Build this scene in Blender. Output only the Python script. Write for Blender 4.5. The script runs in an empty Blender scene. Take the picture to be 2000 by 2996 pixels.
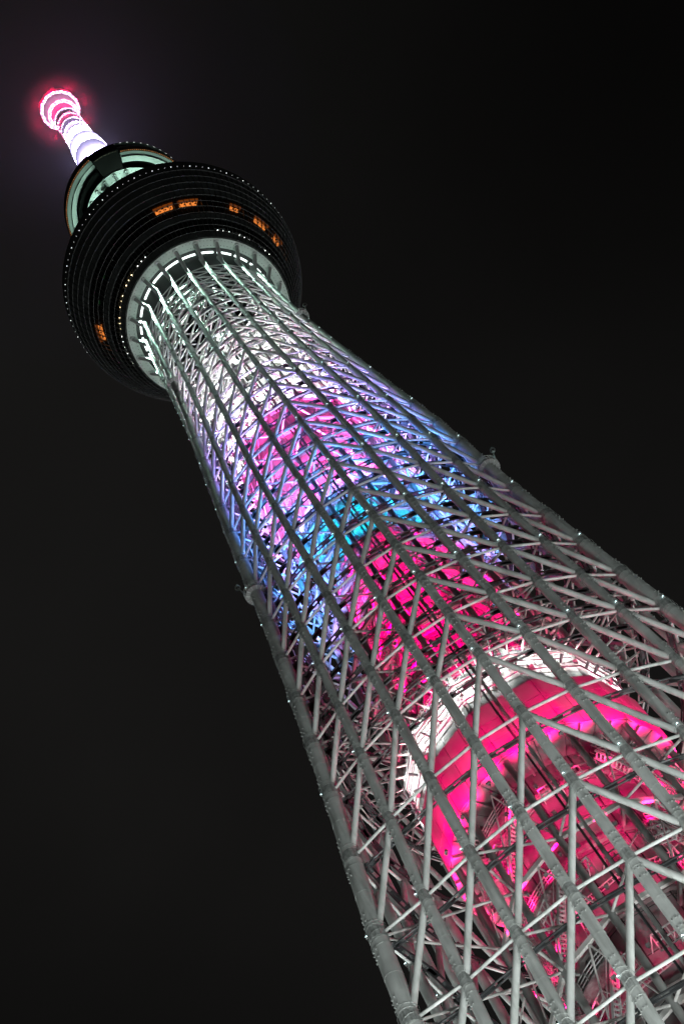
import bpy, math, random
import numpy as np
from mathutils import Matrix, Vector

random.seed(7)
SC = bpy.context.scene
COL = SC.collection
PI = math.pi

# ------------------------------------------------------------------ camera
F_PX, CAM_D, CAM_AZ, CAM_PT, CAM_RO = 4167.0, 134.1403, -0.0050, 1.0263, -0.6142
CAM = np.array([0.0, -CAM_D, 1.6])
_fw = np.array([math.sin(CAM_AZ) * math.cos(CAM_PT), math.cos(CAM_AZ) * math.cos(CAM_PT), math.sin(CAM_PT)])
_r0 = np.array([math.cos(CAM_AZ), -math.sin(CAM_AZ), 0.0])
_u0 = np.cross(_r0, _fw)
_rt = math.cos(CAM_RO) * _r0 + math.sin(CAM_RO) * _u0
_up = -math.sin(CAM_RO) * _r0 + math.cos(CAM_RO) * _u0
cam_data = bpy.data.cameras.new("camera")
cam_data.sensor_fit = 'HORIZONTAL'
cam_data.sensor_width = 24.0
cam_data.lens = 50.0
cam_data.clip_start = 0.5
cam_data.clip_end = 6000.0
cam = bpy.data.objects.new("camera", cam_data)
COL.objects.link(cam)
cam.matrix_world = Matrix(((_rt[0], _up[0], -_fw[0], CAM[0]), (_rt[1], _up[1], -_fw[1], CAM[1]),
                           (_rt[2], _up[2], -_fw[2], CAM[2]), (0, 0, 0, 1)))
SC.camera = cam


def in_view(p, margin=150):
    v = np.asarray(p) - CAM
    z = v @ _fw
    if z < 1:
        return False
    x, y = 1000 + F_PX * (v @ _rt) / z, 1498 - F_PX * (v @ _up) / z
    return -margin < x < 2000 + margin and -margin < y < 2996 + margin


# ------------------------------------------------------------------ night sky
world = bpy.data.worlds.new("World")
SC.world = world
world.use_nodes = True
wt = world.node_tree
wt.nodes.clear()
w_out = wt.nodes.new("ShaderNodeOutputWorld")
w_bg = wt.nodes.new("ShaderNodeBackground")
w_tc = wt.nodes.new("ShaderNodeTexCoord")
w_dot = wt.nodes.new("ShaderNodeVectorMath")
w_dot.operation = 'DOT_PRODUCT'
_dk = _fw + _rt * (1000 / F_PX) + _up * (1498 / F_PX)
w_dot.inputs[1].default_value = Vector(_dk).normalized()                  # top-right corner of the frame; lens vignetting painted into the sky colour
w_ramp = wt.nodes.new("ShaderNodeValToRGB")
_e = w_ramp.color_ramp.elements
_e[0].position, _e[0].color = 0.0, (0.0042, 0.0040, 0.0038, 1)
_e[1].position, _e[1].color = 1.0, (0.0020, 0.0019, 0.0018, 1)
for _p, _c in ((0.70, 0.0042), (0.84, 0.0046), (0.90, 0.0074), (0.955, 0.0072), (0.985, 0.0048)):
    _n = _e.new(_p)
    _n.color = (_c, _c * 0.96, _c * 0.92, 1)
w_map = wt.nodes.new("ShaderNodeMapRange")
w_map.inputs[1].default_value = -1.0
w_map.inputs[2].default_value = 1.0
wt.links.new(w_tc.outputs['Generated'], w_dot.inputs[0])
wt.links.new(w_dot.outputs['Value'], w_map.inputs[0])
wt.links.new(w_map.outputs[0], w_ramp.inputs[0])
w_no = wt.nodes.new("ShaderNodeTexNoise")
w_no.inputs["Scale"].default_value = 2.6
w_no.inputs["Detail"].default_value = 4
wt.links.new(w_tc.outputs['Generated'], w_no.inputs["Vector"])
w_mr = wt.nodes.new("ShaderNodeMapRange")
w_mr.inputs[3].default_value = 0.55
w_mr.inputs[4].default_value = 1.45
wt.links.new(w_no.outputs["Fac"], w_mr.inputs[0])
wt.links.new(w_mr.outputs[0], w_bg.inputs[1])
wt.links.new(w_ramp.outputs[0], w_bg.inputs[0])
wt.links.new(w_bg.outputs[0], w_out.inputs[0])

SC.view_settings.view_transform = 'Standard'
SC.view_settings.look = 'None'
SC.view_settings.gamma = 1.0
SC.view_settings.exposure = 0.0
SC.view_settings.use_curve_mapping = False
cy = SC.cycles
cy.use_denoising = True
cy.max_bounces = 4
cy.diffuse_bounces = 2
cy.glossy_bounces = 2
cy.transmission_bounces = 2
cy.transparent_max_bounces = 8
cy.sample_clamp_indirect = 4.0
cy.use_light_tree = True


# ------------------------------------------------------------------ floodlights
def spot(name, loc, aim, color, power, angle=100, blend=0.6, radius=0.4):
    d = bpy.data.lights.new(name, 'SPOT')
    d.energy = power
    d.color = color
    d.spot_size = math.radians(angle)
    d.spot_blend = blend
    d.shadow_soft_size = radius
    o = bpy.data.objects.new(name, d)
    COL.objects.link(o)
    o.location = loc
    o.rotation_euler = (Vector(aim) - Vector(loc)).to_track_quat('-Z', 'Y').to_euler()
    return o


FIXTURES = []


def lamp_ring(name, z, r, n, color, power, aim_r, aim_z, angle=110, off=0.0, azs=None, radius=0.35):
    for a in (azs if azs is not None else [off + 360.0 * i / n for i in range(n)]):
        a = math.radians(a)
        c, s = math.cos(a), math.sin(a)
        spot(name, (r * c, r * s, z), (aim_r * c, aim_r * s, aim_z), color, power, angle, radius=radius)
        if 70 < z < 320:
            FIXTURES.append(((r * c, r * s, z), (aim_r * c, aim_r * s, aim_z)))


AZ0 = -81.727                     # azimuth of the face that looks at the camera
PINK = (1.0, 0.0, 0.15)
MAGENTA = (1.0, 0.05, 0.36)
WHITE = (0.95, 1.0, 0.97)
MINT = (0.62, 1.0, 0.82)
VIOLET = (0.36, 0.30, 1.0)
BLUE = (0.12, 0.35, 1.0)
CYAN = (0.0, 0.72, 1.0)
ROSE = (1.0, 0.12, 0.45)

# street and plaza lights far below the frame, all round the foot of the tower
for i in range(9):
    a = math.radians(AZ0 + 20 + 40 * i)
    spot("plaza_floodlight", (78 * math.cos(a), 78 * math.sin(a), 3.0), (0, 0, 150), (0.93, 1.0, 0.965), 235000, 95, 0.9, 3.0)

# pink on the core and the lower machine housing
for z, p in ((123.0, 1300), (118.0, 1500), (112.0, 1400), (105.0, 1000), (96.0, 600), (84.5, 350)):
    lamp_ring("core_light", z, 14.7, 20, PINK, p, 11.2, z + 1.5, 110, AZ0 + 7.5, radius=0.6)
lamp_ring("housing_light", 124.2, 19.3, 24, PINK, 54000, 16.5, 129.8, 46, AZ0 + 7.5, radius=0.5)
lamp_ring("core_light", 113.0, 15.2, 16, PINK, 5200, 14.0, 128.6, 75, AZ0 + 4, radius=0.6)
lamp_ring("housing_light", 145.0, 19.0, 24, WHITE, 5200, 15.9, 144.6, 112, AZ0 + 5, radius=0.5)
for z, p in ((149.0, 3200), (155.0, 4000), (160.0, 4800), (166.0, 5500), (170.8, 6300), (177.0, 7500), (181.5, 7700), (188.0, 7000)):
    lamp_ring("core_light", z, 12.3, 18, PINK, p, 8.6, z + 2.0, 105, AZ0 + 7.5, radius=0.5)
# cyan band, violet and blue on the lattice
lamp_ring("core_light", 193.5, 12.3, 18, PINK, 3600, 8.6, 194, 90, AZ0 + 7.5, radius=0.5)
for z, p in ((200.5, 8000), (206.5, 6500)):
    lamp_ring("core_light", z, 12.3, 18, CYAN, p * 0.75, 8.6, z + 1.0, 90, AZ0 + 7.5, radius=0.5)
lamp_ring("core_light", 212.5, 12.2, 18, (0.50, 0.26, 1.0), 12000, 8.6, 215, 100, AZ0 + 7.5, radius=0.5)
for z, p in ((217.5, 12000), (221.5, 13000)):
    lamp_ring("core_light", z, 12.2, 18, MAGENTA, p, 8.6, z + 2.5, 105, AZ0 + 7.5, radius=0.5)
for z, p in ((224.0, 15000), (232.0, 7500), (239.0, 7500)):
    lamp_ring("core_light", z, 16.0, 20, MAGENTA, p, 13.0, z + 5.0, 75, AZ0 + 7.5, radius=0.5)
for z, p in ((204.5, 4000), (218, 4000), (231.5, 4000), (243, 3600)):
    lamp_ring("lattice_light", z, 14.3, 12, VIOLET if z > 210 else BLUE, p, 20.5, z + 5.5, 130, AZ0 + 7.5)
for z, p in ((196, 4000), (207, 5500), (225, 4200)):
    lamp_ring("lattice_light", z, 14.4, 12, BLUE, p, 20.0, z + 7.0, 110, AZ0 - 7.5)
_corner = [AZ0 + 60 + 120 * f + d for f in range(3) for d in (-20, -8, 8, 20)]
for z, p, c in ((179, 2500, VIOLET), (188, 5000, (0.12, 0.28, 1.0)), (197, 6500, (0.05, 0.38, 1.0)), (206, 5000, (0.22, 0.26, 1.0)), (216, 4500, (0.85, 0.25, 0.85)), (227, 3500, (0.80, 0.30, 1.0))):
    lamp_ring("lattice_light", z, 17.2, 12, c, p, 13.0, z + 5.0, 140, azs=_corner)
# white upper section
for z, p in ((248.5, 4200), (253.5, 3800), (259.5, 4000), (266.5, 3800), (276, 3000), (284, 2200)):
    lamp_ring("lattice_light", z, 13.9, 18, WHITE, p, 9.0, z + 3.0, 140, AZ0 + 7.5, radius=0.5)
for z, p in ((250, 3000), (262, 3600), (275, 3400), (289, 2800)):
    lamp_ring("lattice_light", z, 13.0, 12, WHITE, p, 17.8, z + 7.0, 120, AZ0 - 7.5)
# floodlights under the lower observation deck wash down over the column heads
lamp_ring("soffit_light", 333.4, 17.9, 24, MINT, 65000, 17.3, 316, 44, AZ0 + 2.5, radius=0.2)
lamp_ring("soffit_light", 331.0, 15.5, 12, MINT, 260, 18.6, 336, 140, AZ0 + 7.5)
# upper deck and antenna mast
lamp_ring("gallery_light", 431.0, 11.5, 12, MINT, 3600, 17.0, 444, 120, AZ0)
lamp_ring("mast_light", 527.0, 9.2, 16, (0.62, 0.56, 1.0), 150000, 5.5, 545, 70, AZ0)
lamp_ring("mast_light", 468.0, 9.5, 8, (0.62, 0.56, 1.0), 60000, 6.0, 505, 60, AZ0)
lamp_ring("mast_light", 502.0, 9.5, 16, (0.62, 0.56, 1.0), 160000, 6.0, 525, 60, AZ0)
lamp_ring("mast_light", 546.0, 8.2, 12, (0.80, 0.74, 1.0), 80000, 4.0, 562, 95, AZ0)
lamp_ring("mast_light", 565.0, 7.6, 8, (0.70, 0.30, 1.0), 6000, 4.5, 576, 100, AZ0)
lamp_ring("mast_light", 583.0, 7.8, 8, (1.0, 0.02, 0.16), 5000, 5.0, 596, 110, AZ0)
lamp_ring("mast_light", 602.0, 9.6, 10, (1.0, 0.02, 0.16), 13000, 6.6, 617, 110, AZ0)
lamp_ring("mast_light", 618.0, 9.2, 8, (1.0, 0.0, 0.06), 120000, 14.0, 622, 150, AZ0)
lamp_ring("mast_light", 560.0, 7.2, 6, (0.30, 0.20, 1.0), 130000, 14.0, 562, 150, AZ0)


# ------------------------------------------------------------------ materials
def mat(name, base, rough=0.5, metal=0.0, var=0.12, scale=0.6, bump=0.0, dark=None, dark_amt=0.0, dscale=0.35, spec=0.4):
    m = bpy.data.materials.new(name)
    m.use_nodes = True
    nt = m.node_tree
    b = nt.nodes["Principled BSDF"]
    b.inputs["Roughness"].default_value = rough
    b.inputs["Metallic"].default_value = metal
    b.inputs["Specular IOR Level"].default_value = spec
    geo = nt.nodes.new("ShaderNodeNewGeometry")
    n1 = nt.nodes.new("ShaderNodeTexNoise")
    n1.inputs["Scale"].default_value = scale
    n1.inputs["Detail"].default_value = 5
    nt.links.new(geo.outputs["Position"], n1.inputs["Vector"])
    rp = nt.nodes.new("ShaderNodeValToRGB")
    rp.color_ramp.elements[0].position = 0.3
    rp.color_ramp.elements[1].position = 0.7
    lo = tuple(max(0.0, c * (1 - var)) for c in base)
    hi = tuple(min(1.0, c * (1 + var)) for c in base)
    rp.color_ramp.elements[0].color = (*lo, 1)
    rp.color_ramp.elements[1].color = (*hi, 1)
    nt.links.new(n1.outputs["Fac"], rp.inputs["Fac"])
    last = rp.outputs[0]
    if dark is not None:
        mp = nt.nodes.new("ShaderNodeMapping")
        mp.inputs["Scale"].default_value = (3.0, 3.0, 0.35)
        n2 = nt.nodes.new("ShaderNodeTexNoise")
        n2.inputs["Scale"].default_value = dscale
        n2.inputs["Detail"].default_value = 6
        nt.links.new(geo.outputs["Position"], mp.inputs["Vector"])
        nt.links.new(mp.outputs[0], n2.inputs["Vector"])
        r2 = nt.nodes.new("ShaderNodeMapRange")
        r2.inputs[1].default_value = 0.48
        r2.inputs[2].default_value = 0.72
        r2.inputs[4].default_value = dark_amt
        nt.links.new(n2.outputs["Fac"], r2.inputs[0])
        mx = nt.nodes.new("ShaderNodeMix")
        mx.data_type = 'RGBA'
        mx.inputs["B"].default_value = (*dark, 1)
        nt.links.new(r2.outputs[0], mx.inputs["Factor"])
        nt.links.new(last, mx.inputs["A"])
        last = mx.outputs["Result"]
    nt.links.new(last, b.inputs["Base Color"])
    if bump:
        n3 = nt.nodes.new("ShaderNodeTexNoise")
        n3.inputs["Scale"].default_value = scale * 8
        nt.links.new(geo.outputs["Position"], n3.inputs["Vector"])
        bp = nt.nodes.new("ShaderNodeBump")
        bp.inputs["Strength"].default_value = bump
        bp.inputs["Distance"].default_value = 0.05
        nt.links.new(n3.outputs["Fac"], bp.inputs["Height"])
        nt.links.new(bp.outputs[0], b.inputs["Normal"])
    return m


def glow(name, color, strength):
    m = bpy.data.materials.new(name)
    m.use_nodes = True
    nt = m.node_tree
    nt.nodes.clear()
    o = nt.nodes.new("ShaderNodeOutputMaterial")
    e = nt.nodes.new("ShaderNodeEmission")
    e.inputs[0].default_value = (*color, 1)
    e.inputs[1].default_value = strength
    nt.links.new(e.outputs[0], o.inputs[0])
    return m


def glass(name, tint, gloss=0.06):
    m = bpy.data.materials.new(name)
    m.use_nodes = True
    nt = m.node_tree
    nt.nodes.clear()
    o = nt.nodes.new("ShaderNodeOutputMaterial")
    t = nt.nodes.new("ShaderNodeBsdfTransparent")
    t.inputs[0].default_value = (*tint, 1)
    g = nt.nodes.new("ShaderNodeBsdfGlossy")
    g.inputs["Roughness"].default_value = 0.06
    g.inputs[0].default_value = (0.8, 0.85, 0.85, 1)
    lw = nt.nodes.new("ShaderNodeLayerWeight")
    lw.inputs[0].default_value = 0.5
    pw = nt.nodes.new("ShaderNodeMath")
    pw.operation = 'POWER'
    pw.inputs[1].default_value = 4.0
    nt.links.new(lw.outputs["Facing"], pw.inputs[0])
    fr = nt.nodes.new("ShaderNodeMath")
    fr.operation = 'MULTIPLY_ADD'
    fr.inputs[1].default_value = 0.6
    fr.inputs[2].default_value = 0.04
    nt.links.new(pw.outputs[0], fr.inputs[0])
    mx = nt.nodes.new("ShaderNodeMixShader")
    nt.links.new(fr.outputs[0], mx.inputs[0])
    nt.links.new(t.outputs[0], mx.inputs[1])
    nt.links.new(g.outputs[0], mx.inputs[2])
    nt.links.new(mx.outputs[0], o.inputs[0])
    return m


M = {
    'column': mat("weathered_column_paint", (0.46, 0.48, 0.47), 0.55, 0, 0.20, 0.28, 0.3, (0.24, 0.25, 0.24), 0.85),
    'collar': mat("joint_paint", (0.30, 0.315, 0.31), 0.6, 0, 0.25, 2.5, 0.5, (0.09, 0.10, 0.09), 0.7, 1.2),
    'brace': mat("brace_paint", (0.64, 0.66, 0.65), 0.5, 0, 0.08, 0.5, 0.1, (0.38, 0.40, 0.38), 0.85),
    'inner': mat("inner_frame_paint", (0.22, 0.225, 0.22), 0.5, 0, 0.10, 0.7, 0.1, (0.13, 0.13, 0.13), 0.5),
    'beam': mat("ring_beam_paint", (0.50, 0.49, 0.48), 0.5, 0, 0.10, 0.7, 0.1, (0.30, 0.30, 0.30), 0.5),
    'panel': mat("core_wall_paint", (0.155, 0.155, 0.155), 0.45, 0, 0.10, 0.35, 0.1, (0.10, 0.10, 0.10), 0.6),
    'backing': mat("dark_backing", (0.05, 0.05, 0.05), 0.8),
    'pipe': mat("dark_pipe", (0.035, 0.037, 0.04), 0.35, 0.3),
    'floor': mat("grating_floor", (0.16, 0.16, 0.16), 0.7, 0.2, 0.2, 3.0),
    'rail': mat("galvanised_rail", (0.42, 0.42, 0.42), 0.5, 0.0),
    'soffit': mat("soffit_panel", (0.50, 0.53, 0.51), 0.6, 0, 0.06, 0.4),
    'spandrel': mat("dark_cladding", (0.034, 0.037, 0.036), 0.35, 0.2, 0.35, 0.25),
    'mullion': mat("mullion_metal", (0.007, 0.007, 0.007), 0.6, 0.0),
    'gring': mat("glazing_ring_metal", (0.038, 0.038, 0.038), 0.6, 0.0),
    'interior': mat("dark_interior", (0.020, 0.020, 0.020), 0.8),
    'lobby': mat("lobby_cladding", (0.006, 0.0045, 0.004), 0.8),
    'brown': mat("bronze_cladding", (0.060, 0.035, 0.022), 0.4, 0.3, 0.2, 0.4),
    'mast': mat("mast_paint", (0.38, 0.38, 0.40), 0.5, 0, 0.1, 0.8),
    'wire': mat("wire_steel", (0.28, 0.30, 0.29), 0.4, 0.6),
    'glass': glass("tinted_glass", (0.40, 0.42, 0.42)),
    'concrete': mat("plaza_paving", (0.22, 0.21, 0.20), 0.8, 0, 0.2, 0.4, 0.2),
    'lamp_w': glow("lamp_white", (0.93, 1.0, 0.98), 2.4),
    'lamp_d': glow("downlight_white", (1.0, 0.97, 0.88), 40.0),
    'lamp_c': glow("lamp_cyan_white", (0.70, 0.97, 1.0), 6.0),
    'lamp_f': glow("floodlight_face", (0.88, 1.0, 0.97), 3.0),
    'lamp_warm': glow("downlight_warm", (1.0, 0.72, 0.40), 34.0),
    'lamp_o': glow("lit_ceiling_orange", (1.0, 0.25, 0.045), 6.5),
    'lamp_o2': glow("dim_ceiling_amber", (1.0, 0.20, 0.025), 1.0),
    'lamp_dot': glow("string_light_orange", (1.0, 0.42, 0.15), 1.6),
    'lamp_g': glow("green_strip", (0.05, 0.6, 0.1), 0.25),
    'lamp_p': glow("lamp_pink", (1.0, 0.34, 0.55), 1.7),
    'lamp_v': glow("lamp_violet", (0.86, 0.72, 1.0), 7.0),
}


# ------------------------------------------------------------------ mesh helpers
class MB:
    def __init__(self):
        self.v, self.f = [], []

    def add(self, vs, fs):
        o = len(self.v)
        self.v.extend([tuple(map(float, p)) for p in vs])
        self.f.extend([tuple(i + o for i in q) for q in fs])

    def tube(self, p0, p1, r0, r1=None, n=8, cap=True):
        self.poly([p0, p1], [r0, r0 if r1 is None else r1], n, cap)

    def poly(self, pts, rad, n=8, cap=True, up=None):
        pts = [np.asarray(p, float) for p in pts]
        vs, fs = [], []
        for i, p in enumerate(pts):
            d = pts[min(i + 1, len(pts) - 1)] - pts[max(i - 1, 0)]
            d = d / (np.linalg.norm(d) + 1e-9)
            ref = np.array([0, 0, 1.0]) if abs(d[2]) < 0.9 else np.array([1.0, 0, 0])
            x = np.cross(ref, d)
            x /= np.linalg.norm(x)
            y = np.cross(d, x)
            r = rad[i] if hasattr(rad, '__len__') else rad
            for k in range(n):
                a = 2 * PI * k / n
                vs.append(p + r * (math.cos(a) * x + math.sin(a) * y))
        for i in range(len(pts) - 1):
            for k in range(n):
                a, b = i * n + k, i * n + (k + 1) % n
                fs.append((a, b, b + n, a + n))
        if cap:
            fs.append(tuple(range(n - 1, -1, -1)))
            fs.append(tuple(range((len(pts) - 1) * n, len(pts) * n)))
        self.add(vs, fs)

    def beam(self, p0, p1, w, h):
        p0, p1 = np.asarray(p0, float), np.asarray(p1, float)
        d = p1 - p0
        d /= np.linalg.norm(d) + 1e-9
        ref = np.array([0, 0, 1.0]) if abs(d[2]) < 0.95 else np.array([1.0, 0, 0])
        x = np.cross(d, ref)
        x /= np.linalg.norm(x)
        y = np.cross(x, d)
        c = [(-1, -1), (1, -1), (1, 1), (-1, 1)]
        vs = [p + x * w / 2 * a + y * h / 2 * b for p in (p0, p1) for a, b in c]
        self.add(vs, [(3, 2, 1, 0), (4, 5, 6, 7), (0, 1, 5, 4), (1, 2, 6, 5), (2, 3, 7, 6), (3, 0, 4, 7)])

    def lathe(self, prof, n=48, a0=0.0, a1=360.0, zf=None, close=False):
        """prof: list of (r, z); closed loop of profile if close."""
        full = abs(a1 - a0) >= 359.99
        m = n if full else n + 1
        vs = []
        for i in range(m):
            a = math.radians(a0 + (a1 - a0) * i / n)
            dz = zf(math.degrees(a)) if zf else 0.0
            for r, z in prof:
                vs.append((r * math.cos(a), r * math.sin(a), z + dz))
        k = len(prof)
        fs = []
        for i in range(n):
            j = (i + 1) % m
            for q in range(k if close else k - 1):
                q2 = (q + 1) % k
                fs.append((i * k + q, j * k + q, j * k + q2, i * k + q2))
        if close and not full:
            fs.append(tuple(range(k - 1, -1, -1)))
            fs.append(tuple(n * k + q for q in range(k)))
        self.add(vs, fs)

    def mesh(self, name, m, smooth=True):
        me = bpy.data.meshes.new(name)
        me.from_pydata(self.v, [], self.f)
        me.validate()
        if smooth:
            me.shade_smooth()
            me.set_sharp_from_angle(angle=math.radians(40))
        me.materials.append(m)
        return me

    def build(self, name, m, parent, smooth=True, kind=None, label=None):
        return link(name, self.mesh(name, m, smooth), parent, None, kind, label)


def link(name, me, parent, mtx=None, kind=None, label=None):
    o = bpy.data.objects.new(name, me)
    COL.objects.link(o)
    if parent is not None:
        o.parent = parent
    if mtx is not None:
        o.matrix_local = mtx
    if kind:
        o["kind"] = kind
    if label:
        o["label"] = label
    return o


_unit = {}


def unit_cyl(m, n=10):
    key = ('c', m.name, n)
    if key not in _unit:
        b = MB()
        b.poly([(0, 0, 0), (0, 0, 1)], [1, 1], n)
        _unit[key] = b.mesh("tube", m)
    return _unit[key]


def unit_box(m):
    key = ('b', m.name)
    if key not in _unit:
        b = MB()
        b.add([(-.5, -.5, 0), (.5, -.5, 0), (.5, .5, 0), (-.5, .5, 0), (-.5, -.5, 1), (.5, -.5, 1), (.5, .5, 1), (-.5, .5, 1)],
              [(3, 2, 1, 0), (4, 5, 6, 7), (0, 1, 5, 4), (1, 2, 6, 5), (2, 3, 7, 6), (3, 0, 4, 7)])
        _unit[key] = b.mesh("bar", m, False)
    return _unit[key]


def unit_ball(m):
    key = ('s', m.name)
    if key not in _unit:
        b = MB()
        b.poly([(0, 0, -1), (0, 0, -.7), (0, 0, 0), (0, 0, .7), (0, 0, 1)], [0.05, .7, 1, .7, 0.05], 8)
        _unit[key] = b.mesh("globe", m)
    return _unit[key]


def between(p0, p1, sx, sy=None):
    """matrix that lays a unit piece (z 0..1) from p0 to p1"""
    p0, p1 = Vector(p0), Vector(p1)
    d = p1 - p0
    L = d.length
    z = d / L
    ref = Vector((0, 0, 1)) if abs(z.z) < 0.95 else Vector((1, 0, 0))
    x = ref.cross(z).normalized()
    y = z.cross(x)
    sy = sx if sy is None else sy
    return Matrix(((x.x * sx, y.x * sy, z.x * L, p0.x), (x.y * sx, y.y * sy, z.y * L, p0.y),
                   (x.z * sx, y.z * sy, z.z * L, p0.z), (0, 0, 0, 1)))


def at(p, s):
    return Matrix.Translation(Vector(p)) @ Matrix.Scale(s, 4)


def pol(r, deg, z):
    a = math.radians(deg)
    return np.array([r * math.cos(a), r * math.sin(a), z])


def score(p0, p1, r):
    """how large a member shows from the camera: size over distance, front side first"""
    m = (np.asarray(p0) + np.asarray(p1)) / 2
    v = m - CAM
    s = r * np.linalg.norm(np.asarray(p1) - np.asarray(p0)) / (v @ v)
    out = np.array([m[0], m[1], 0.0])
    out /= np.linalg.norm(out) + 1e-9
    toc = np.array([0.0, -1.0, 0.0])
    f = out @ toc
    s *= 1.0 if f > -0.15 else 0.12
    if not (in_view(p0, 40) or in_view(p1, 40) or in_view(m, 0)):
        s *= 0.001
    return s


def struts(name, items, m, parent, n=10, limit=300, box=False, kind_name=None):
    """items: (p0, p1, r) or (p0, p1, w, h); the largest in view are parts of their own, the rest one joined part"""
    items = sorted(items, key=lambda t: -score(t[0], t[1], t[2]))
    me = unit_box(m) if box else unit_cyl(m, n)
    for t in items[:limit]:
        link(name, me, parent, between(t[0], t[1], t[2], t[3] if box else None))
    rest = items[limit:]
    if rest:
        b = MB()
        for t in rest:
            if box:
                b.beam(t[0], t[1], t[2], t[3])
            else:
                b.tube(t[0], t[1], t[2], None, 6)
        b.build(name, m, parent, not box, "stuff")


# ------------------------------------------------------------------ ground
g = MB()
n = 64
g.add([(0, 0, 0)] + [(4000 * math.cos(2 * PI * i / n), 4000 * math.sin(2 * PI * i / n), 0) for i in range(n)],
      [(0, 1 + i, 1 + (i + 1) % n) for i in range(n)])
gr = g.build("ground", M['concrete'], None, False, "structure")

# ------------------------------------------------------------------ the tower
tower = bpy.data.objects.new("broadcasting_tower", None)
COL.objects.link(tower)
tower["label"] = "very tall steel lattice tower glowing pink, blue and white against the night sky"
tower["category"] = "tower"

ZT = [0, 50, 88, 101, 114, 127.5, 140, 150.8, 161.7, 172.3, 183, 194, 204, 214, 225, 235, 245.5, 257, 268.5, 290, 310, 328, 345]
RC = [38.5, 35, 32.3, 31.5, 30.8, 29.5, 28.2, 27.3, 26.4, 25.6, 24.8, 24.3, 23.85, 23.3, 22.55, 21.7, 21.0, 20.15, 19.3, 18.1, 17.4, 17.1, 16.9]
RM = [20.2, 20.6, 20.8, 21, 21.5, 21.7, 22.1, 21.9, 21.6, 21.1, 20.7, 20.4, 20.2, 19.7, 19.2, 18.95, 18.6, 18.1, 17.75, 17.4, 17.2, 17.1, 16.9]
LV = [0, 13, 26, 39, 51.5, 64, 76, 88.5, 101.4, 114, 127.3, 140, 150.8, 161.7, 172.4, 183.2, 193.9, 204.2, 214.4, 224.9, 235.3,
      245.7, 257, 268.3, 276, 283.2, 290.4, 297.5, 304.5, 311.5, 316.2, 320.6, 325]


def plan(k, z, inset=0.0):
    """outer frame point of line k (0 = middle of the face towards the camera, 24 round) at height z"""
    f = int(math.floor((k + 4) / 8.0))
    m = k - 8 * f
    s = abs(m) / 4.0
    rc, rm = float(np.interp(z, ZT, RC)), float(np.interp(z, ZT, RM))
    w = min(1, max(0, (z - 105) / 125.0))
    w = w * w * (3 - 2 * w) * 0.35 + w * 0.65
    gg = (1 - w) * s + w * math.sin(math.radians(60 * s)) / math.sin(math.radians(60))
    wl = min(1, max(0, (135 - z) / 30.0))
    h_c = (1 - math.cos(math.radians(60 * s))) * 2
    h_l = float(np.interp(s, [0, .25, .5, .75, 1], [0, .05, .36, .78, 1]))
    h = (1 - wl) * h_c + wl * h_l
    t = math.copysign(rc * math.sin(math.radians(60)) * gg, m)
    nn = rm - (rm - rc / 2) * h
    a = math.radians(AZ0 + 120 * f)
    x = nn * math.cos(a) - t * math.sin(a)
    y = nn * math.sin(a) + t * math.cos(a)
    if inset:
        r = math.hypot(x, y)
        x, y = x * (1 - inset / r), y * (1 - inset / r)
    return np.array([x, y, z])


def is_corner(k):
    return (k + 4) % 8 == 0


def col_r(k, z):
    base = 1.05 if is_corner(k) else 0.64
    return base * float(np.interp(z, [0, 100, 180, 260, 330], [1.12, 1.04, 1.0, 0.82, 0.62] if is_corner(k) else [1.1, 1.03, 1.0, 0.86, 0.74]))


KS = list(range(-11, 13))
for k in KS:
    zs = sorted(set([z for z in LV] + [(LV[i] + LV[i + 1]) / 2 for i in range(len(LV) - 1)] + [328, 331.5]))
    b = MB()
    b.poly([plan(k, z) for z in zs], [col_r(k, z) for z in zs], 14)
    b.build("corner_column" if is_corner(k) else "column", M['column'], tower)

# diagonals fall away from the middle line of each face; thin rings tie every joint
diag, hor, collars = [], [], []
for i in range(1, len(LV)):
    z1, z0 = LV[i], LV[i - 1]
    for f in range(3):
        for sg in (-1, 1):
            for m in range(4):
                a, c = plan(8 * f + sg * m, z1), plan(8 * f + sg * (m + 1), z0)
                diag.append((a, c, float(np.interp(z1, [100, 180, 260, 275, 325], [0.41, 0.38, 0.33, 0.27, 0.17]))))
                a2, c2 = plan(8 * f + sg * m, z1), plan(8 * f + sg * (m + 1), z1)
                hor.append((a2, c2, float(np.interp(z1, [100, 180, 260, 275, 325], [0.20, 0.19, 0.19, 0.17, 0.13]))))
    if z1 > 60:
        for k in KS:
            p, q = plan(k, z1 - 0.75), plan(k, z1 + 0.75)
            collars.append((p, q, col_r(k, z1) * 1.035))
struts("diagonal_brace", diag, M['brace'], tower, 12)
struts("ring_tube", hor, M['brace'], tower, 8)
struts("joint_collar", collars, M['collar'], tower, 14)

# weld seams and flanges along the columns
seam = MB()
for k in KS:
    for i in range(7, 24):
        for t in (0.5,):
            zz_ = LV[i] + (LV[i + 1] - LV[i]) * t
            p, q = plan(k, zz_ - 0.06), plan(k, zz_ + 0.06)
            seam.tube(p, q, col_r(k, zz_) * 1.012 + 0.01, None, 14, True)
seam.build("weld_flange", M['column'], tower, True, "stuff")

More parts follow.
